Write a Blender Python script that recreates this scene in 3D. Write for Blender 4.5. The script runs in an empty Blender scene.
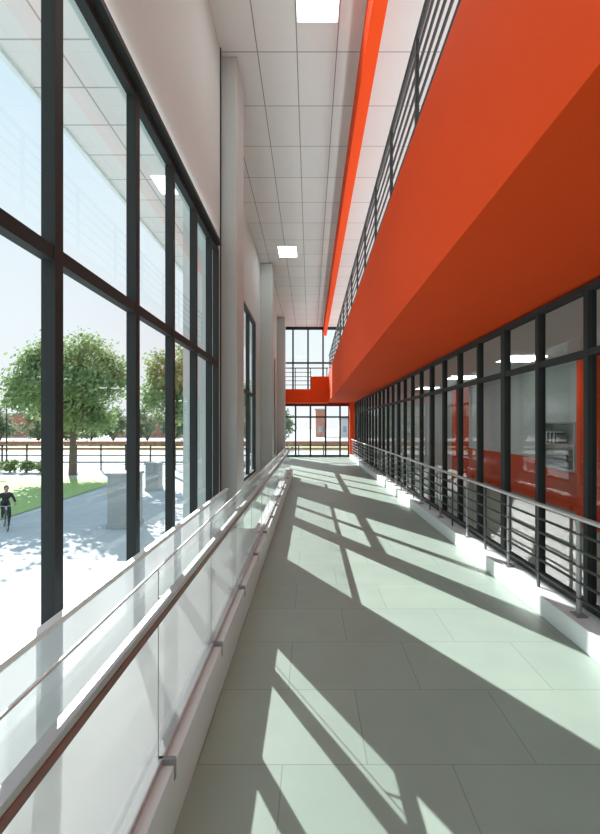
import bpy, bmesh, math, random
from mathutils import Vector, Matrix
random.seed(7)
S = bpy.context.scene
S.view_settings.view_transform = 'Standard'

# ------------------------------------------------------------ materials
def new_mat(name):
    m = bpy.data.materials.new(name); m.use_nodes = True
    nt = m.node_tree
    return m, nt, nt.nodes, nt.links

def pmat(name, col, rough=0.6, metal=0.0, var=0.06, scale=6.0, bump=0.0, spec=0.5):
    m, nt, N, L = new_mat(name)
    b = N['Principled BSDF']
    tc = N.new('ShaderNodeTexCoord')
    nz = N.new('ShaderNodeTexNoise'); nz.inputs['Scale'].default_value = scale; nz.inputs['Detail'].default_value = 5
    L.new(tc.outputs['Object'], nz.inputs['Vector'])
    mx = N.new('ShaderNodeMix'); mx.data_type = 'RGBA'
    mx.inputs[6].default_value = tuple(c*(1-var) for c in col)+(1,)
    mx.inputs[7].default_value = tuple(min(1, c*(1+var)) for c in col)+(1,)
    L.new(nz.outputs['Fac'], mx.inputs[0]); L.new(mx.outputs[2], b.inputs['Base Color'])
    b.inputs['Roughness'].default_value = rough; b.inputs['Metallic'].default_value = metal
    b.inputs['Specular IOR Level'].default_value = spec
    if bump > 0:
        bp = N.new('ShaderNodeBump'); bp.inputs['Strength'].default_value = bump
        L.new(nz.outputs['Fac'], bp.inputs['Height']); L.new(bp.outputs['Normal'], b.inputs['Normal'])
    return m

def tile_mat(name, c1, c2, mortar, w, h, ox, oy, off, msize, rough, bump=0.2, spec=0.5, var=0.5):
    m, nt, N, L = new_mat(name)
    b = N['Principled BSDF']
    tc = N.new('ShaderNodeTexCoord'); mp = N.new('ShaderNodeMapping')
    mp.inputs['Location'].default_value = (ox, oy, 0)
    br = N.new('ShaderNodeTexBrick')
    br.offset = off; br.squash = 1
    br.inputs['Scale'].default_value = 1; br.inputs['Brick Width'].default_value = w; br.inputs['Row Height'].default_value = h
    br.inputs['Mortar Size'].default_value = msize; br.inputs['Mortar Smooth'].default_value = 0.1
    br.inputs['Color1'].default_value = c1+(1,); br.inputs['Color2'].default_value = c2+(1,); br.inputs['Mortar'].default_value = mortar+(1,)
    L.new(tc.outputs['Object'], mp.inputs['Vector']); L.new(mp.outputs['Vector'], br.inputs['Vector'])
    nz = N.new('ShaderNodeTexNoise'); nz.inputs['Scale'].default_value = 3; nz.inputs['Detail'].default_value = 6
    L.new(tc.outputs['Object'], nz.inputs['Vector'])
    mx = N.new('ShaderNodeMix'); mx.data_type = 'RGBA'; mx.blend_type = 'OVERLAY'; mx.inputs[0].default_value = var*0.3
    L.new(br.outputs['Color'], mx.inputs[6])
    hs = N.new('ShaderNodeRGBToBW'); L.new(nz.outputs['Color'], hs.inputs[0]); L.new(hs.outputs[0], mx.inputs[7])
    L.new(mx.outputs[2], b.inputs['Base Color'])
    b.inputs['Roughness'].default_value = rough; b.inputs['Specular IOR Level'].default_value = spec
    bp = N.new('ShaderNodeBump'); bp.inputs['Strength'].default_value = bump; bp.inputs['Distance'].default_value = 0.003; bp.invert = True
    L.new(br.outputs['Fac'], bp.inputs['Height']); L.new(bp.outputs['Normal'], b.inputs['Normal'])
    return m

def glass_mat(name, tint=(0.96, 0.98, 0.98), base=0.04, grz=0.75, frost=0.0, frostcol=(0.9, 0.92, 0.92), rough=0.0):
    m, nt, N, L = new_mat(name)
    N.remove(N['Principled BSDF']); out = N['Material Output']
    lw = N.new('ShaderNodeLayerWeight'); lw.inputs['Blend'].default_value = 0.5
    pw = N.new('ShaderNodeMath'); pw.operation = 'POWER'; pw.inputs[1].default_value = 5
    ma = N.new('ShaderNodeMath'); ma.operation = 'MULTIPLY_ADD'; ma.inputs[1].default_value = grz; ma.inputs[2].default_value = base
    L.new(lw.outputs['Facing'], pw.inputs[0]); L.new(pw.outputs[0], ma.inputs[0])
    tr = N.new('ShaderNodeBsdfTransparent'); tr.inputs[0].default_value = tint+(1,)
    gl = N.new('ShaderNodeBsdfGlossy'); gl.inputs['Roughness'].default_value = rough
    mx = N.new('ShaderNodeMixShader'); L.new(ma.outputs[0], mx.inputs[0]); L.new(gl.outputs[0], mx.inputs[2])
    if frost > 0:
        df = N.new('ShaderNodeBsdfDiffuse'); df.inputs[0].default_value = frostcol+(1,)
        tl = N.new('ShaderNodeBsdfTranslucent'); tl.inputs[0].default_value = frostcol+(1,)
        m1 = N.new('ShaderNodeMixShader'); m1.inputs[0].default_value = 0.6
        L.new(df.outputs[0], m1.inputs[1]); L.new(tl.outputs[0], m1.inputs[2])
        m2 = N.new('ShaderNodeMixShader'); m2.inputs[0].default_value = frost
        L.new(tr.outputs[0], m2.inputs[1]); L.new(m1.outputs[0], m2.inputs[2])
        L.new(m2.outputs[0], mx.inputs[1])
    else:
        L.new(tr.outputs[0], mx.inputs[1])
    L.new(mx.outputs[0], out.inputs['Surface'])
    return m

def emit_mat(name, col, st):
    m, nt, N, L = new_mat(name)
    b = N['Principled BSDF']
    b.inputs['Base Color'].default_value = col+(1,)
    b.inputs['Emission Color'].default_value = col+(1,); b.inputs['Emission Strength'].default_value = st
    return m

M_floor = tile_mat('floor_tile', (0.335, 0.42, 0.36), (0.36, 0.445, 0.38), (0.25, 0.31, 0.27), 0.8, 0.6, 0.13, 0.28, 0.5, 0.0035, 0.45, 0.15, spec=0.3)
M_ceil = tile_mat('ceiling_tile', (0.69, 0.725, 0.71), (0.73, 0.765, 0.75), (0.25, 0.25, 0.24), 0.52, 1.0, 0.17, 0.09, 0.0, 0.007, 0.8, 0.3, 0.2, 0.3)
M_soff = tile_mat('soffit_tile', (0.74, 0.72, 0.69), (0.78, 0.76, 0.73), (0.42, 0.40, 0.38), 0.6, 0.6, 0.0, 0.0, 0.0, 0.010, 0.8, 0.3, 0.2, 0.3)
M_wall = pmat('wall_plaster', (0.575, 0.655, 0.635), 0.8, var=0.02)
M_white = pmat('white_paint', (0.78, 0.83, 0.82), 0.5, var=0.02)
M_pier = pmat('pier_grey_plaster', (0.54, 0.60, 0.585), 0.75, var=0.02)
M_orange = pmat('orange_paint', (0.90, 0.082, 0.013), 0.7, var=0.02, scale=2, spec=0.10)
M_frame = pmat('dark_aluminium', (0.035, 0.042, 0.042), 0.6, 0.0, var=0.1, spec=0.2)
M_frame2 = pmat('charcoal_steel', (0.045, 0.05, 0.05), 0.5, 0.0, var=0.1, spec=0.3)
M_steel = pmat('satin_steel', (0.55, 0.57, 0.57), 0.4, 0.5, var=0.05)
M_steeld = pmat('grey_steel', (0.30, 0.31, 0.31), 0.45, 0.3, var=0.05)
M_rail = pmat('reddish_wood_handrail', (0.24, 0.09, 0.065), 0.35, var=0.25, scale=20)
M_glass = glass_mat('clear_glass')
M_glass_s = glass_mat('storefront_glass', tint=(0.76, 0.79, 0.79), base=0.08, grz=0.55)
M_frost = glass_mat('frosted_glass', tint=(0.93, 0.96, 0.955), base=0.05, grz=0.55, frost=0.15, rough=0.02)
M_frost2 = glass_mat('frosted_glass_dense', tint=(0.9, 0.92, 0.92), base=0.04, grz=0.5, frost=0.9, frostcol=(.60, .625, .62), rough=0.08)
M_lamp = emit_mat('ceiling_light_diffuser', (1, 0.99, 0.97), 9.0)
M_lamp2 = emit_mat('room_light_diffuser', (1, 0.99, 0.97), 7.0)
M_lamp3 = emit_mat('canopy_light_diffuser', (1, 0.99, 0.96), 3.0)

# ------------------------------------------------------------ mesh builder
class MB:
    def __init__(s): s.v = []; s.f = []; s.mi = []; s.mats = []; s.sm = []
    def m(s, mat):
        if mat not in s.mats: s.mats.append(mat)
        return s.mats.index(mat)
    def add(s, vs, fs, mat, smooth=False):
        o = len(s.v); s.v += [tuple(v) for v in vs]; k = s.m(mat)
        for f in fs: s.f.append(tuple(i+o for i in f)); s.mi.append(k); s.sm.append(smooth)
    def box(s, x0, x1, y0, y1, z0, z1, mat):
        vs = [(x0,y0,z0),(x1,y0,z0),(x1,y1,z0),(x0,y1,z0),(x0,y0,z1),(x1,y0,z1),(x1,y1,z1),(x0,y1,z1)]
        s.add(vs, [(3,2,1,0),(4,5,6,7),(0,1,5,4),(1,2,6,5),(2,3,7,6),(3,0,4,7)], mat)
        return s
    def quad(s, a, b, c, d, mat): s.add([a,b,c,d], [(0,1,2,3)], mat)
    def cyl(s, p0, p1, r0, mat, r1=None, n=12, cap=True):
        if r1 is None: r1 = r0
        p0 = Vector(p0); p1 = Vector(p1); d = (p1-p0).normalized()
        a = d.orthogonal().normalized(); b = d.cross(a)
        vs = []
        for p, r in ((p0, r0), (p1, r1)):
            for i in range(n):
                t = 2*math.pi*i/n; vs.append(p+a*math.cos(t)*r+b*math.sin(t)*r)
        fs = [(i, (i+1) % n, n+(i+1) % n, n+i) for i in range(n)]
        s.add(vs, fs, mat, True)
        if cap: s.add(vs, [tuple(range(n-1, -1, -1)), tuple(range(n, 2*n))], mat)
    def tube(s, pts, r, mat, n=12):
        for i in range(len(pts)-1): s.cyl(pts[i], pts[i+1], r, mat, n=n)
        for p in pts[1:-1]: s.ball(p, (r, r, r), mat, 8, 6)
    def ring(s, c, R, r, mat, n=36):
        m_ = 8; vs = []; fs = []
        for i in range(n):
            a = 2*math.pi*i/n
            for j in range(m_):
                t = 2*math.pi*j/m_; q = R+r*math.cos(t)
                vs.append((c[0]+q*math.cos(a), c[1]+r*math.sin(t), c[2]+q*math.sin(a)))
        for i in range(n):
            for j in range(m_):
                fs.append((i*m_+j, i*m_+(j+1) % m_, ((i+1) % n)*m_+(j+1) % m_, ((i+1) % n)*m_+j))
        s.add(vs, fs, mat, True)
    def ball(s, c, r, mat, nu=16, nv=10, fn=None):
        vs = []; fs = []
        for j in range(nv+1):
            ph = math.pi*j/nv
            for i in range(nu):
                th = 2*math.pi*i/nu
                d = Vector((math.sin(ph)*math.cos(th), math.sin(ph)*math.sin(th), math.cos(ph)))
                k = fn(d) if fn else 1
                vs.append((c[0]+d.x*r[0]*k, c[1]+d.y*r[1]*k, c[2]+d.z*r[2]*k))
        for j in range(nv):
            for i in range(nu):
                fs.append((j*nu+i, (j+1)*nu+i, (j+1)*nu+(i+1) % nu, j*nu+(i+1) % nu))
        s.add(vs, fs, mat, True)
    def obj(s, name, parent=None, bevel=0):
        me = bpy.data.meshes.new(name); me.from_pydata(s.v, [], s.f)
        for m in s.mats: me.materials.append(m)
        me.polygons.foreach_set('material_index', s.mi); me.polygons.foreach_set('use_smooth', s.sm)
        me.update()
        o = bpy.data.objects.new(name, me); S.collection.objects.link(o)
        if parent: o.parent = parent
        if bevel > 0:
            bv = o.modifiers.new('bevel', 'BEVEL'); bv.width = bevel; bv.segments = 2; bv.limit_method = 'ANGLE'
        return o
def empty(name, loc=(0, 0, 0)):
    e = bpy.data.objects.new(name, None); S.collection.objects.link(e); e.location = loc; e.empty_display_size = 0.2
    return e

H = 6.5      # hall ceiling
XG = -1.17   # inner face of big glazed wall
YB = -4.0; YE = 22.5
XS = 2.15    # storefront plane
GZ = -2.4    # outdoor ground level (the hall is on a raised storey)

# ------------------------------------------------------------ shell
b = MB(); b.box(-1.7, 5.2, YB-0.2, YE+0.3, GZ, 0, M_floor); b.obj('floor')
b = MB(); b.box(-1.7, 5.2, YB-0.2, YE+0.3, H, H+0.25, M_ceil); b.obj('ceiling')
b = MB(); b.box(-1.7, 5.2, YB-0.2, YB, 0, H, M_white); b.obj('wall_back')

HEAD = 3.88
b = MB()
b.box(XG-0.13, XG, YB, 5.85, HEAD, H, M_wall)
b.box(XG-0.13, XG, YB, 5.85, 0, 0.27, M_wall)
b.box(XG-0.13, XG, 5.78, 5.85, .27, HEAD, M_wall)
b.box(-1.5, XG-0.13, 5.80, 5.85, 0, H, M_wall)
b.obj('wall_left')
b = MB()
b.box(-1.65, -1.5, 5.85, YE, 4.45, H, M_wall)
b.box(-1.65, -1.5, 5.85, YE, 0, 0.3, M_wall)
for y0, y1 in ((5.85, 6.62), (9.75, 10.1), (12.6, 14.9), (19.6, YE)):
    b.box(-1.65, -1.5, y0, y1, 0.3, 4.45, M_wall)
b.obj('wall_left')
b = MB(); b.box(XG+0.001, XG+0.014, 5.84, 5.87, 0, H, M_frame); b.obj('trim_1')

for i, (y0, y1) in enumerate(((5.98, 6.6), (13.6, 14.4), (20.4, 21.0))):
    b = MB(); xr = -0.97 if i == 0 else -1.14
    b.box(-1.497, xr, y0, y1, 0, H-.005, M_pier)
    b.obj('concrete_pier', bevel=0.008)

def window_x(name, x, ys, zs, t=0.075, d=0.09, glass=M_glass, frame=M_frame, thick=None):
    e = empty(name)
    f = MB()
    for i, y in enumerate(ys):
        tt = t*(1.8 if thick and i in thick else 1)
        f.box(x-d, x, y-tt/2, y+tt/2, zs[0], zs[-1], frame)
    for z in zs:
        f.box(x-d+0.005, x-0.004, ys[0]-t/2, ys[-1]+t/2, z-t/2, z+t/2, frame)
    f.obj(name+'_frame', e)
    g = MB(); g.quad((x-d/2, ys[0], zs[0]), (x-d/2, ys[-1], zs[0]), (x-d/2, ys[-1], zs[-1]), (x-d/2, ys[0], zs[-1]), glass)
    g.obj(name+'_glass', e)
    return e
ys = [-3.96, -3.1, -2.2, -1.3, -0.4, 0.4, 1.2, 2.1, 3.06, 3.87, 4.65, 5.36, 5.75]
window_x('window_1', XG, ys, [0.30, 2.39, HEAD-0.03], t=0.068, d=0.065)
window_x('window_2', -1.52, [6.66, 7.65, 9.71], [0.33, 4.41])
window_x('window_3', -1.52, [10.14, 11.3, 12.56], [0.33, 2.4, 4.41])
window_x('window_4', -1.52, [14.94, 16.5, 18.0, 19.56], [0.33, 2.4, 4.41])

# outdoor canopy (tiled soffit) on the facade
b = MB(); b.box(-2.95, -1.66, YB-1, YE, 5.2, 5.45, M_soff)
b.box(-3.0, -2.95, YB-1, YE, 5.16, 5.5, M_white)
for yy in (2.9, 6.5, 10.1):
    b.box(-2.3, -1.75, yy, yy+0.5, 5.19, 5.2, M_lamp3)
b.obj('entrance_canopy')

# ------------------------------------------------------------ end wall
XF = 0.89
e = empty('window_5')
f = MB()
for x in (-1.46, -0.72, 0.02, 0.78, 1.5, 1.95):
    f.box(x-0.04, x+0.04, YE-0.05, YE+0.05, 0.0, 2.62, M_frame)
for z in (0.05, 2.0, 2.58): f.box(-1.5, 1.97, YE-0.045, YE+0.045, z-0.04, z+0.04, M_frame)
f.obj('window_5_frame', e)
g = MB(); g.quad((-1.5, YE, 0), (1.97, YE, 0), (1.97, YE, 2.62), (-1.5, YE, 2.62), M_glass); g.obj('window_5_glass', e)
e = empty('window_6')
f = MB()
for x in (-1.46, -0.85, -0.1, 0.65, 1.5, 2.3): f.box(x-0.04, x+0.04, YE-0.05, YE+0.05, 3.3, 6.45, M_frame)
for z in (3.35, 4.7, 6.4): f.box(-1.5, 2.35, YE-0.045, YE+0.045, z-0.04, z+0.04, M_frame)
f.obj('window_6_frame', e)
g = MB(); g.quad((-1.5, YE, 3.3), (2.35, YE, 3.3), (2.35, YE, 6.45), (-1.5, YE, 6.45), M_glass); g.obj('window_6_glass', e)
b = MB(); b.box(-1.5, 2.4, YE+0.05, YE+0.2, 2.62, 3.3, M_orange)
b.box(-1.5, 2.4, YE-0.05, YE+0.2, 6.44, H, M_frame)
b.box(2.4, 5.2, YE-0.05, YE+0.2, 0, H, M_white)
b.box(-1.7, -1.5, YE, YE+0.2, 0, H, M_wall)
b.obj('wall_end')
b = MB(); b.box(1.96, 2.2, YE-0.4, YE-.06, 0, 2.7, M_orange); b.obj('orange_column', bevel=0.005)
b = MB(); b.box(-1.49, XF-.005, 21.3, 22.4, 2.66, 3.3, M_orange)
b.box(0.05, XF-.005, 21.3, 21.42, 3.3, 3.9, M_orange)
for z in (3.5, 3.7, 3.9, 4.1): b.cyl((-1.48, 21.36, z), (0.05, 21.36, z), 0.014, M_frame2, n=8)
b.cyl((-1.48, 21.36, 4.3), (XF-.02, 21.36, 4.3), 0.025, M_frame2, n=8)
for x in (-1.44, -0.7, 0.03, .8): b.box(x-0.02, x+0.02, 21.34, 21.38, 3.3, 4.3, M_frame2)
b.obj('footbridge')

# ------------------------------------------------------------ right: upper storey
b = MB()
b.box(XF, XF+0.12, YB+.01, YE-0.06, 2.71, 4.1, M_orange)
b.box(XF+0.12, XS+0.05, YB+.01, YE-0.06, 2.71, 3.0, M_orange)
b.obj('orange_fascia')
b = MB(); b.box(XS+0.05, 5.2, YB, YE-0.06, 2.71, 3.0, M_white); b.obj('gallery_slab')
b = MB(); b.box(0.66, 0.82, YB, YE-0.06, 6.05, H, M_orange); b.obj('orange_ceiling_beam')
b = MB(); b.box(2.4, 2.55, YB, YE-0.06, 3.0, H, M_white)
b.obj('wall_upper')
b = MB()
for z, r in ((4.28, .013), (4.43, .013), (4.58, .013), (4.73, .013), (4.88, .013), (5.03, .024)):
    b.cyl((XF+0.06, YB, z), (XF+0.06, YE-0.1, z), r, M_frame2, n=8)
y = YB+0.5
while y < YE-0.3:
    b.box(XF+0.045, XF+0.075, y-0.025, y+0.025, 4.1, 5.03, M_frame2); y += 1.25
b.obj('gallery_railing')
for i, y in enumerate((13.0, 17.0)):
    b = MB()
    b.box(2.36, 2.398, y, y+0.08, 3.0, 5.4, M_frame); b.box(2.36, 2.398, y+1.5, y+1.58, 3.0, 5.4, M_frame); b.box(2.36, 2.398, y, y+1.58, 5.32, 5.4, M_frame)
    b.box(2.36, 2.398, y+.75, y+.83, 3.0, 5.32, M_frame); b.box(2.375, 2.385, y+.08, y+1.5, 3.0, 5.32, M_glass_s)
    b.obj('door_%d' % (i+1))

# ------------------------------------------------------------ right: storefront
b = MB(); b.box(1.93, XS+0.06, YB, YE-0.45, 0, 0.17, M_white); b.obj('kerb', bevel=0.01)
ys = [3.48+0.75*k for k in range(-9, 25)]
window_x('window_7', XS+0.05, ys, [0.2, 2.16, 2.66], t=0.055, d=0.07, glass=M_glass_s, thick=[11, 15, 19, 23, 27])
b = MB()
RX = 2.02
b.cyl((RX, YB, 0.9), (RX, 21.9, 0.9), 0.018, M_steel)
for z in (0.3, 0.42, 0.54, 0.66, 0.78):
    b.cyl((RX, YB, z), (RX, 21.9, z), 0.011, M_frame2, n=8)
y = 3.38-1.2*6; k = 0
while y < 21.9:
    if k % 2 == 0:
        b.box(RX-0.008, RX+0.008, y-0.022, y+0.022, 0.17, 0.885, M_steeld)
        b.box(RX-0.04, RX+0.04, y-0.05, y+0.05, 0.17, 0.182, M_steeld)
    else:
        b.box(RX-0.007, RX+0.007, y-0.016, y+0.016, 0.17, 0.885, M_frame2)
    y += 0.6; k += 1
b.obj('storefront_railing')

# rooms behind the storefront
b = MB()
XW = 4.9
b.box(XW, XW+0.15, YB, YE, 0.92, 2.71, M_white)
b.box(XW, XW+0.15, YB, YE, 0.0, 0.92, M_orange)
b.box(XW-0.02, XW, YB, YE, 0.9, 0.94, M_white)
b.obj('wall_right')
b = MB(); b.box(4.0, 4.35, 12.3, 12.7, 0, 2.70, M_orange); b.obj('orange_column', bevel=0.005)
b = MB(); b.box(4.2, 4.6, 6.75, 7.1, 0, 2.70, M_orange); b.obj('orange_column', bevel=0.005)
b = MB(); b.box(2.3, XW-.03, 15.0, 15.15, 0, 2.70, M_white); b.obj('wall_partition')
for y in (1.5, 4.5, 7.5, 10.5, 13.5, 17.5, 20.5):
    b = MB(); b.box(3.2, 3.8, y-0.3, y+0.3, 2.69, 2.709, M_lamp2)
    b.box(3.18, 3.2, y-.32, y+.32, 2.685, 2.709, M_white); b.box(3.8, 3.82, y-.32, y+.32, 2.685, 2.709, M_white)
    b.obj('room_ceiling_light')

# small wall-hung display shelf with appliances
M_cab = pmat('cabinet_grey', (0.55, 0.56, 0.56), 0.4, var=0.02)
M_dk = pmat('appliance_dark', (0.03, 0.03, 0.035), 0.3)
M_pic = pmat('binder_grey', (0.3, 0.3, 0.31), 0.5, var=0.3, scale=9)
b = MB()
b.box(4.55, 4.87, 7.75, 7.79, 0.78, 1.66, M_cab); b.box(4.55, 4.87, 8.96, 9.0, 0.78, 1.66, M_cab)
for z in (0.78, 1.22, 1.63): b.box(4.55, 4.87, 7.79, 8.96, z, z+.03, M_cab)
b.box(4.85, 4.898, 7.75, 9.0, .78, 1.66, M_cab)
b.obj('wall_shelf', bevel=0.004)
b = MB()
b.box(4.6, 4.82, 8.0, 8.3, 0.812, 0.84, M_dk); b.box(4.72, 4.82, 8.0, 8.3, 0.84, 1.06, M_dk); b.box(4.6, 4.82, 8.0, 8.3, 1.06, 1.14, M_steel)
b.cyl((4.66, 8.15, 0.84), (4.66, 8.15, 0.92), 0.035, M_white); b.cyl((4.66, 8.15, .99), (4.66, 8.15, 1.06), 0.025, M_dk)
b.obj('coffee_machine', bevel=0.004)
b = MB()
for k in range(9): b.box(4.62, 4.8, 8.42+k*.045, 8.455+k*.045, 1.252, 1.42+.03*(k % 3), (M_pic, M_dk, M_white)[k % 3])
b.obj('row_of_binders')

# ------------------------------------------------------------ ceiling lights
for (x0, x1, y0, y1) in ((-0.15, 0.33, 4.45, 5.45), (-0.88, -0.38, 12.3, 13.1), (-0.15, 0.33, 0.0, 1.0), (-0.67, -0.19, -2.5, -1.7)):
    b = MB(); b.box(x0, x1, y0, y1, H-0.012, H-0.001, M_lamp)
    b.box(x0-0.015, x0, y0-0.015, y1+0.015, H-0.02, H-0.001, M_white); b.box(x1, x1+0.015, y0-0.015, y1+0.015, H-0.02, H-0.001, M_white)
    b.box(x0, x1, y0-0.015, y0, H-0.02, H-0.001, M_white); b.box(x0, x1, y1, y1+0.015, H-0.02, H-0.001, M_white)
    b.obj('ceiling_light')

def area(name, loc, sx, sy, pw, rot=(0, 0, 0), col=(0.90, 0.98, 1.0)):
    l = bpy.data.lights.new(name, 'AREA'); l.shape = 'RECTANGLE'; l.size = sx; l.size_y = sy; l.energy = pw; l.color = col
    o = bpy.data.objects.new(name, l); S.collection.objects.link(o); o.location = loc; o.rotation_euler = rot
    return o
UP = (math.pi, 0, 0)
b = MB(); b.box(1.5, 1.9, YB+.3, YE-.5, 3.001, 3.05, M_frame2); b.obj('gallery_fill_housing')  # added housing for a fill light, out of view behind the upstand
area('gallery_fill_light', (1.7, (YB+YE)/2, 3.06), 0.36, YE-YB-1, 300, UP)  # added fill light facing up, brightens the dim hall ceiling
b = MB(); b.box(XG+.002, XG+.05, YB+.05, 5.7, HEAD-.01, HEAD+.03, M_frame); b.obj('window_head_fill_housing')  # added trough along the window head, only there to carry a fill light
area('window_head_fill_light', (XG+.028, (YB+5.7)/2, HEAD+.04), 0.035, 9.4, 14, UP)  # added fill facing up, lifts the upper left wall and ceiling

# ------------------------------------------------------------ left plinth + balustrades
KX = -0.535
b = MB()
b.box(XG+.001, KX, YB+.01, 5.84, 0, 0.26, M_white)
b.box(-0.72, KX, 5.84, 14.0, 0, 0.26, M_white)
b.box(-0.62, -0.58, YB+.01, 14.0, 0.26, 0.285, M_steel)
b.quad((-0.60, YB+.01, 0.285), (-0.60, 13.95, 0.285), (-0.60, 13.95, 1.03), (-0.60, YB+.01, 1.03), M_frost)
b.box(-0.604, -0.596, YB+.01, 13.97, 1.03, 1.038, M_white)
y = 1.78-0.95*6
while y < 13.9:
    b.box(-0.60, -0.531, y-0.010, y+0.010, 0.20, 0.285, M_steeld)
    b.box(-0.602, -0.598, y-0.003, y+0.003, 0.285, 1.03, M_steel)
    b.cyl((-0.6, y, 0.915), (-0.545, y, 0.93), 0.005, M_steel, n=8)
    y += 0.95
b.box(-0.552, -0.518, YB+.01, 13.9, 0.940, 0.960, M_steel)
b.box(-0.546, -0.5145, YB+.01, 13.9, 0.916, 0.940, M_rail)
b.tube([(-0.53, 13.9, 0.94), (-0.53, 14.03, 0.9), (-0.53, 14.03, 0.8), (-0.58, 13.95, 0.76)], 0.016, M_steel)
b.obj('glass_balustrade', bevel=0.003)
b = MB()
b.quad((-1.06, YB+.01, 0.262), (-1.06, 5.75, 0.262), (-1.06, 5.75, 0.77), (-1.06, YB+.01, 0.77), M_frost2)
b.box(-1.08, -1.04, YB+.01, 5.75, 0.77, 0.795, M_white)
b.obj('frosted_guard_panel')

# ------------------------------------------------------------ outdoors
M_pave = tile_mat('plaza_paving', (0.47, 0.49, 0.51), (0.51, 0.53, 0.55), (0.38, 0.39, 0.41), 2.5, 2.5, 0, 0, 0, 0.02, 0.8, 0.1, 0.1)
M_grass = pmat('lawn_grass', (0.34, 0.48, 0.17), 0.9, var=0.25, scale=3, bump=0.4)
M_road = pmat('asphalt', (0.32, 0.32, 0.33), 0.9, var=0.1)
M_conc = pmat('concrete', (0.36, 0.38, 0.38), 0.8, var=0.1)
M_soil = pmat('terracotta_bed', (0.42, 0.20, 0.13), 0.9, var=0.3)
M_brick = pmat('brick_render', (0.50, 0.22, 0.15), 0.8, var=0.15)
b = MB(); b.box(-260, 260, -60, 400, GZ-0.2, GZ, M_pave); b.obj('ground')
b = MB()
b.add([(-60, 18.3, GZ+.03), (-13.0, 18.3, GZ+.03), (-13.5, 33.5, GZ+.03), (-60, 33.5, GZ+.03)], [(0, 1, 2, 3)], M_grass)
b.box(-60, -12.9, 18.2, 18.32, GZ, GZ+0.08, M_conc)
b.obj('lawn')
b = MB(); b.add([(-170, 48, GZ+.02), (90, 48, GZ+.02), (90, 58, GZ+.02), (-170, 58, GZ+.02)], [(0, 1, 2, 3)], M_road)
b.box(-170, 90, 58, 58.4, GZ, GZ+0.15, M_conc); b.box(-170, 90, 47.6, 48, GZ, GZ+0.15, M_conc)
b.obj('road')
b = MB(); b.add([(-170, 70, GZ+.04), (90, 70, GZ+.04), (90, 84, GZ+.04), (-170, 84, GZ+.04)], [(0, 1, 2, 3)], M_grass)
b.box(-170, 90, 72, 75, GZ, GZ+0.35, M_soil); b.box(-170, 90, 85, 88, GZ, GZ+.9, M_soil); b.obj('flower_bed')
b = MB()
x = -56
while x < 10:
    b.box(x-0.05, x+0.05, 40.0, 40.1, GZ, GZ+2.3, M_frame2); x += 2.2
for z in (0.45, 1.3, 2.15): b.box(-56, 10, 40.02, 40.08, GZ+z, GZ+z+0.05, M_frame2)
b.obj('street_fence')
for (x, y, h, w) in ((-7.3, 17.8, 2.15, 1.0), (-9.6, 27.7, 1.7, 0.8)):
    b = MB(); b.box(x-w/2, x+w/2, y-w/2, y+w/2, GZ, GZ+h-0.12, M_conc)
    b.box(x-w/2-.05, x+w/2+.05, y-w/2-.05, y+w/2+.05, GZ+h-0.12, GZ+h, M_conc); b.box(x-w/2-.04, x+w/2+.04, y-w/2-.04, y+w/2+.04, GZ, GZ+.2, M_conc)
    b.obj('concrete_gatepost', bevel=0.02)
M_bw = pmat('distant_facade', (0.66, 0.63, 0.60), 0.8); M_winp = pmat('pale_window_glass', (.35, .4, .45), .2)
for (x, y, w, d, h, m) in ((-50, 150, 34, 14, 6.5, M_brick), (-92, 150, 30, 14, 7.5, M_brick), (-20, 150, 16, 12, 5, M_brick), (3.5, 150, 3.2, 4, 9.0, M_brick), (20, 150, 20, 12, 6, M_bw)):
    b = MB(); b.box(x-w/2, x+w/2, y, y+d, GZ, GZ+h, m); b.box(x-w/2-.3, x+w/2+.3, y-.3, y+d+.3, GZ+h, GZ+h+.4, M_conc)
    k = x-w/2+1
    while k < x+w/2-1.0:
        b.box(k, k+1.2, y-0.05, y, GZ+1.6, GZ+3.6, M_winp); k += 3.2
    b.obj('distant_building')
for (x, y) in ((-30, 44.5), (-14, 44.5), (-6.0, 44.5)):
    b = MB(); b.cyl((x, y, GZ), (x, y, GZ+6.5), 0.08, M_frame2, 0.05); b.cyl((x, y, GZ), (x, y, GZ+.6), 0.14, M_frame2)
    b.tube([(x, y, GZ+6.5), (x+.4, y, GZ+6.8), (x+1.1, y, GZ+6.9)], 0.045, M_frame2); b.box(x+1.0, x+1.7, y-.13, y+.13, GZ+6.84, GZ+6.95, M_steel)
    b.obj('street_lamp')

def leaf_mat(name, c):
    m, nt, N, L = new_mat(name)
    bs = N['Principled BSDF']; out = N['Material Output']
    oi = N.new('ShaderNodeTexCoord'); nz = N.new('ShaderNodeTexNoise'); nz.inputs['Scale'].default_value = 1.3
    L.new(oi.outputs['Object'], nz.inputs['Vector'])
    mx = N.new('ShaderNodeMix'); mx.data_type = 'RGBA'
    mx.inputs[6].default_value = (c[0]*.6, c[1]*.7, c[2]*.6, 1); mx.inputs[7].default_value = (c[0]*1.5, c[1]*1.3, c[2]*1.2, 1)
    L.new(nz.outputs['Fac'], mx.inputs[0]); L.new(mx.outputs[2], bs.inputs['Base Color']); bs.inputs['Roughness'].default_value = 0.7
    tl = N.new('ShaderNodeBsdfTranslucent'); L.new(mx.outputs[2], tl.inputs[0])
    ms = N.new('ShaderNodeMixShader'); ms.inputs[0].default_value = 0.45
    L.new(bs.outputs[0], ms.inputs[1]); L.new(tl.outputs[0], ms.inputs[2]); L.new(ms.outputs[0], out.inputs['Surface'])
    return m
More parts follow.
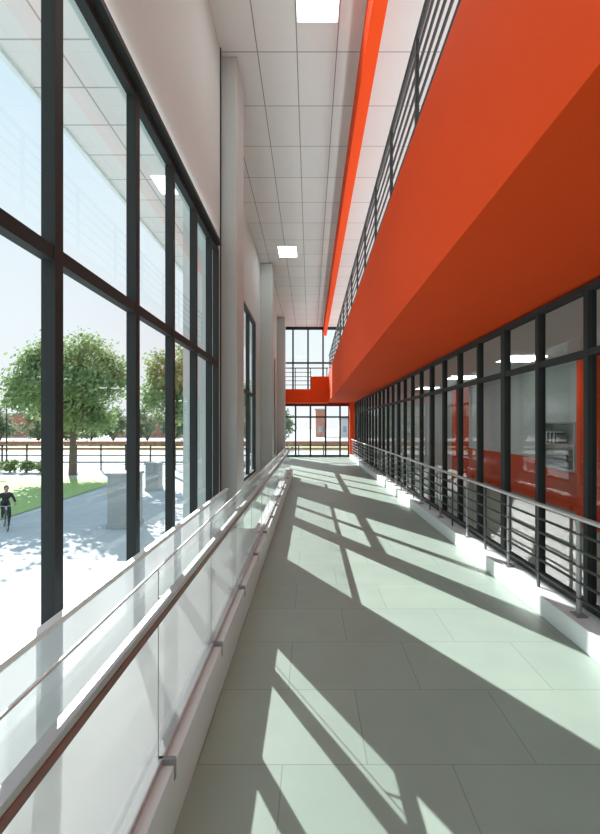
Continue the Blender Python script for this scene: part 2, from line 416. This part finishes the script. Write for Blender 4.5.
M_leaf = leaf_mat('tree_leaves', (0.26, 0.37, 0.19)); M_leaf2 = leaf_mat('dark_foliage', (0.20, 0.27, 0.17)); M_bark = pmat('bark', (0.14, 0.11, 0.08), 0.9, var=0.3, bump=0.5)
def leaf_cloud(b, c, r, n, size, mat, ncl=55, spread=0.26, rnd=random):
    cl = []
    for _ in range(ncl):
        d = Vector((rnd.gauss(0, 1), rnd.gauss(0, 1), rnd.gauss(0, 1))).normalized()*(rnd.random()**0.4)*0.85
        if d.z < -0.6: d.z = -0.6
        cl.append(d)
    for _ in range(n):
        k = rnd.choice(cl)+Vector((rnd.gauss(0, 1), rnd.gauss(0, 1), rnd.gauss(0, 1)))*spread*0.42
        p = Vector((c[0]+k.x*r[0], c[1]+k.y*r[1], c[2]+k.z*r[2]))
        a = Vector((rnd.gauss(0, 1), rnd.gauss(0, 1), rnd.gauss(0, 1))).normalized(); t = a.orthogonal().normalized(); u = a.cross(t)
        s = size*(0.6+rnd.random()*0.8)
        b.add([p-t*s, p-u*s*.6, p+t*s, p+u*s*.6], [(0, 1, 2, 3)], mat)
def tree(loc, hgt, rad, rz, n=6500, size=0.2, mat=None, ncl=90):
    mat = mat or M_leaf
    cz = hgt-rz
    b = MB()
    tr = 0.04*rad+0.05
    b.cyl((0, 0, 0), (0.05, 0.02, cz*.55), tr*1.25, M_bark, tr*.85)
    b.cyl((0.05, 0.02, cz*.55), (0, 0, cz), tr*.85, M_bark, tr*.5)
    for i in range(9):
        a = i*2.4; z0 = cz*(.5+.05*i); q = Vector((math.cos(a)*rad*.55, math.sin(a)*rad*.55, cz+rz*(-.25+.1*i)))
        mid = Vector((q.x*.45, q.y*.45, z0+(q.z-z0)*.6))
        b.cyl((0.03, 0.01, z0), mid, tr*.5, M_bark, tr*.3, n=8); b.cyl(mid, q, tr*.3, M_bark, tr*.1, n=8)
    leaf_cloud(b, (0, 0, cz), (rad, rad, rz), n, size, mat, ncl)
    o = b.obj('tree'); o.location = loc
    return o
tree((-19.0, 36, GZ), 11.5, 4.9, 4.5, 22000, 0.15, ncl=120)
tree((-36.5, 43.4, GZ), 10.0, 4.4, 4.2, 7500, 0.20)
tree((-11.2, 36, GZ), 10.6, 2.5, 3.6, 6500, 0.14)
tree((-8.6, 64, GZ), 11.0, 3.6, 4.0, 6000, 0.20)
def hedge(name, pts, mat, n, size):
    b = MB()
    for (x, y, r, rz) in pts:
        for j in range(4):
            a = j*1.7; b.cyl((x, y, GZ), (x+math.cos(a)*r*.4, y+math.sin(a)*r*.4, GZ+rz), 0.03*r+.01, M_bark, .01*r, n=6)
        leaf_cloud(b, (x, y, GZ+rz), (r, r, rz), n, size, mat, ncl=20, spread=.35)
    b.obj(name)
hedge('distant_tree_row', [(-74+i*6.6+random.uniform(-1, 1), 110+random.uniform(-4, 4), random.uniform(3.5, 5.2), random.uniform(3.0, 4.6)) for i in range(11)], M_leaf2, 1500, 0.36)
hedge('garden_shrub', [(-28+i*1.4, 37.8, .8, .55) for i in range(5)], M_leaf, 700, 0.10)
hedge('garden_shrub', [(-9+i*1.4, 38.3, .7, .55) for i in range(3)], M_leaf, 600, 0.10)

# ------------------------------------------------------------ cyclist on the path
M_jkt = pmat('dark_jacket', (0.03, 0.032, 0.04), 0.8); M_jean = pmat('dark_trousers', (0.03, 0.035, 0.05), 0.85)
M_skin = pmat('skin', (0.42, 0.24, 0.17), 0.55, var=0.05); M_hair = pmat('dark_hair', (0.02, 0.014, 0.01), 0.6); M_shoe = pmat('shoe', (0.05, 0.045, 0.04), 0.5)
P = empty('cyclist', (-11.7, 17.3, GZ)); P.rotation_euler = (0, 0, math.radians(-50))
BK = empty('bicycle', P.location); BK.rotation_euler = P.rotation_euler
b = MB(); M_tyre = pmat('tyre_rubber', (0.02, 0.02, 0.02), 0.8); M_bike = pmat('bicycle_paint', (0.05, 0.06, 0.08), 0.3)
for wx in (-.5, .52):
    b.ring((wx, 0, .34), .322, .018, M_tyre); b.ring((wx, 0, .34), .30, .009, M_steel)
    b.cyl((wx, -.05, .34), (wx, .05, .34), .018, M_steel)
    for i in range(16):
        a = i*math.pi/8; b.cyl((wx, 0.02*(-1)**i, .34), (wx+.3*math.cos(a), 0, .34+.3*math.sin(a)), .0015, M_steel, n=4, cap=False)
bb = (-.05, 0, .29); st = (-.19, 0, .76); hd = (.30, 0, .78); hl = (.33, 0, .66)
for p, q in ((bb, st), (st, hd), (bb, hl), (hd, hl)): b.cyl(p, q, .017, M_bike)
b.cyl(hd, (.285, 0, .90), .013, M_steel); b.cyl(st, (-.215, 0, .85), .013, M_steel)
for s in (-1, 1):
    b.cyl((-.05, s*.02, .29), (-.5, s*.05, .34), .009, M_bike); b.cyl((st[0], s*.02, .74), (-.5, s*.05, .34), .008, M_bike)
    b.cyl((.33, s*.045, .66), (.52, s*.05, .34), .011, M_bike)
    b.tube([(.285, 0, .91), (.33, s*.14, .93), (.34, s*.22, .94), (.28, s*.27, .94)], .011, M_steel, 8)
b.ball((-.22, 0, .865), (.13, .065, .03), M_tyre); b.ring((-.05, -.05, .29), .09, .006, M_steel)
b.cyl((-.05, -.06, .29), (-.03, -.06, .45), .01, M_steel); b.cyl((-.05, .06, .29), (-.07, .06, .13), .01, M_steel)
b.box(-.08, .02, -.15, -.06, .44, .46, M_tyre); b.box(-.12, -.02, .06, .15, .12, .14, M_tyre)
b.obj('bicycle_body', BK)

def skin_obj(name, vs, es, rs, cat, mats, root=0, sub=2):
    me = bpy.data.meshes.new(name+'_sk'); me.from_pydata(vs, es, []); me.update()
    o = bpy.data.objects.new(name+'_sk', me); S.collection.objects.link(o)
    o.modifiers.new('skin', 'SKIN')
    for i, r in enumerate(rs):
        d = me.skin_vertices[0].data[i]; d.radius = (r, r) if not isinstance(r, tuple) else r; d.use_root = (i == root)
    su = o.modifiers.new('sub', 'SUBSURF'); su.levels = sub; su.render_levels = sub
    dg = bpy.context.evaluated_depsgraph_get(); dg.update()
    nm = bpy.data.meshes.new_from_object(o.evaluated_get(dg)); nm.name = name
    nm.materials.clear()
    for m in mats: nm.materials.append(m)
    V = [Vector(v) for v in vs]
    for p in nm.polygons:
        p.use_smooth = True
        c = p.center; best = 9; bi = 0
        for (a, q), k in zip(es, cat):
            ab = V[q]-V[a]; t = max(0, min(1, (c-V[a]).dot(ab)/ab.length_squared)); dd = (c-V[a]-ab*t).length
            if dd < best: best = dd; bi = k
        p.material_index = bi
    bpy.data.objects.remove(o)
    r = bpy.data.objects.new(name, nm); S.collection.objects.link(r); r.parent = P
    return r
vs = [(-.20, 0, .96), (-.13, 0, 1.09), (-.03, 0, 1.23), (.07, 0, 1.35), (.13, 0, 1.42), (.17, 0, 1.48)]
rs = [.135, .118, .135, .12, .058, .052]
es = [(0, 1), (1, 2), (2, 3), (3, 4), (4, 5)]; cat = [0, 0, 0, 0, 2]
legs = {1: [(-.16, .1, .92), (.09, .115, .56), (.0, .11, .36), (-.09, .105, .19), (-.05, .105, .165), (.06, .11, .155)],
        -1: [(-.14, -.1, .93), (.24, -.115, .82), (.11, -.11, .64), (-.05, -.105, .51), (-.02, -.105, .485), (.09, -.11, .475)]}
for s in (-1, 1):
    k = len(vs)
    vs += [(.06, s*.17, 1.34), (.12, s*.24, 1.20), (.19, s*.275, 1.09), (.24, s*.28, 1.03), (.29, s*.265, .965)]
    rs += [.066, .052, .044, .036, .028]
    es += [(3, k), (k, k+1), (k+1, k+2), (k+2, k+3), (k+3, k+4)]; cat += [0]*4+[2]
    k = len(vs); vs += legs[s]; rs += [.092, .064, .056, .042, .040, .032]
    es += [(0, k), (k, k+1), (k+1, k+2), (k+2, k+3), (k+3, k+4), (k+4, k+5)]; cat += [1, 1, 1, 1, 3, 3]
try:
    skin_obj('person_body', vs, es, rs, cat, [M_jkt, M_jean, M_skin, M_shoe])
    for s in (-1, 1):
        skin_obj('palm', [(.285, s*.27, .97), (.30, s*.262, .962), (.325, s*.255, .958)], [(0, 1), (1, 2)], [(.024, .018), (.036, .017), (.032, .015)], [0, 0], [M_skin])
        for j, ln in enumerate((.9, 1.0, .95, .75)):
            yy = s*(.285-.02*j)
            skin_obj('finger', [(.325, yy, .962), (.325+.026*ln, yy, .95), (.325+.026*ln, yy, .93), (.328, yy, .922)], [(0, 1), (1, 2), (2, 3)], [.009, .0085, .008, .007], [0]*3, [M_skin], sub=1)
        skin_obj('thumb', [(.295, s*.245, .962), (.312, s*.225, .95), (.325, s*.22, .93)], [(0, 1), (1, 2)], [.011, .01, .008], [0, 0], [M_skin], sub=1)
except Exception as ex:
    print('skin failed', ex)
b = MB()
hc = Vector((.215, 0, 1.575))
def hf(d):
    k = 1.0
    if d.x > 0 and d.z < -.2: k *= 1-.12*abs(d.y)
    return k
b.ball(hc, (.098, .076, .118), M_skin, 24, 16, hf)
b.ball(hc+Vector((.04, 0, -.07)), (.055, .048, .045), M_skin, 16, 10)
b.ball(hc+Vector((.102, 0, -.015)), (.018, .013, .024), M_skin, 10, 8)
for s in (-1, 1):
    b.ball(hc+Vector((-.005, s*.077, -.01)), (.018, .008, .03), M_skin, 10, 8)
    b.ball(hc+Vector((.085, s*.03, .012)), (.011, .014, .009), M_white, 10, 8)
    b.ball(hc+Vector((.093, s*.03, .012)), (.005, .006, .006), M_dk, 8, 6)
b.ball(hc+Vector((.086, 0, -.06)), (.008, .024, .006), pmat('lips', (.3, .12, .1), .5), 10, 6)
b.ball(hc+Vector((-.018, 0, .022)), (.102, .085, .112), M_hair, 24, 16)
b.obj('head', P)

# ------------------------------------------------------------ light
w = bpy.data.worlds.new('World'); S.world = w; w.use_nodes = True
N = w.node_tree.nodes; L = w.node_tree.links
bg = N['Background']
tc = N.new('ShaderNodeTexCoord'); sp = N.new('ShaderNodeSeparateXYZ'); L.new(tc.outputs['Generated'], sp.inputs[0])
cr = N.new('ShaderNodeValToRGB'); L.new(sp.outputs['Z'], cr.inputs[0])
cr.color_ramp.elements[0].position = 0.0; cr.color_ramp.elements[0].color = (0.90, 0.93, 0.95, 1)
cr.color_ramp.elements[1].position = 0.85; cr.color_ramp.elements[1].color = (0.46, 0.70, 0.88, 1)
k = cr.color_ramp.elements.new(0.35); k.color = (0.76, 0.88, 0.94, 1)
L.new(cr.outputs[0], bg.inputs[0]); bg.inputs[1].default_value = 1.12

sl = bpy.data.lights.new('sun', 'SUN'); sl.energy = 11.5; sl.angle = math.radians(0.25); sl.color = (1, 0.99, 0.965)
so = bpy.data.objects.new('sun', sl); S.collection.objects.link(so)
el = math.radians(25); d = Vector((0.475, -0.88, 0)).normalized()*math.cos(el); d.z = -math.sin(el)
so.rotation_euler = d.to_track_quat('-Z', 'Y').to_euler(); so.location = (-20, 30, 20)

# ------------------------------------------------------------ camera
cd = bpy.data.cameras.new('camera'); cam = bpy.data.objects.new('camera', cd); S.collection.objects.link(cam)
cam.location = (0, 0, 1.6); cam.rotation_euler = (math.radians(90), 0, 0)
cd.sensor_fit = 'AUTO'; cd.sensor_width = 36; cd.lens = 450/834*36
cd.shift_x = -10/834; cd.shift_y = 8/834; cd.clip_start = 0.05; cd.clip_end = 600
S.camera = cam
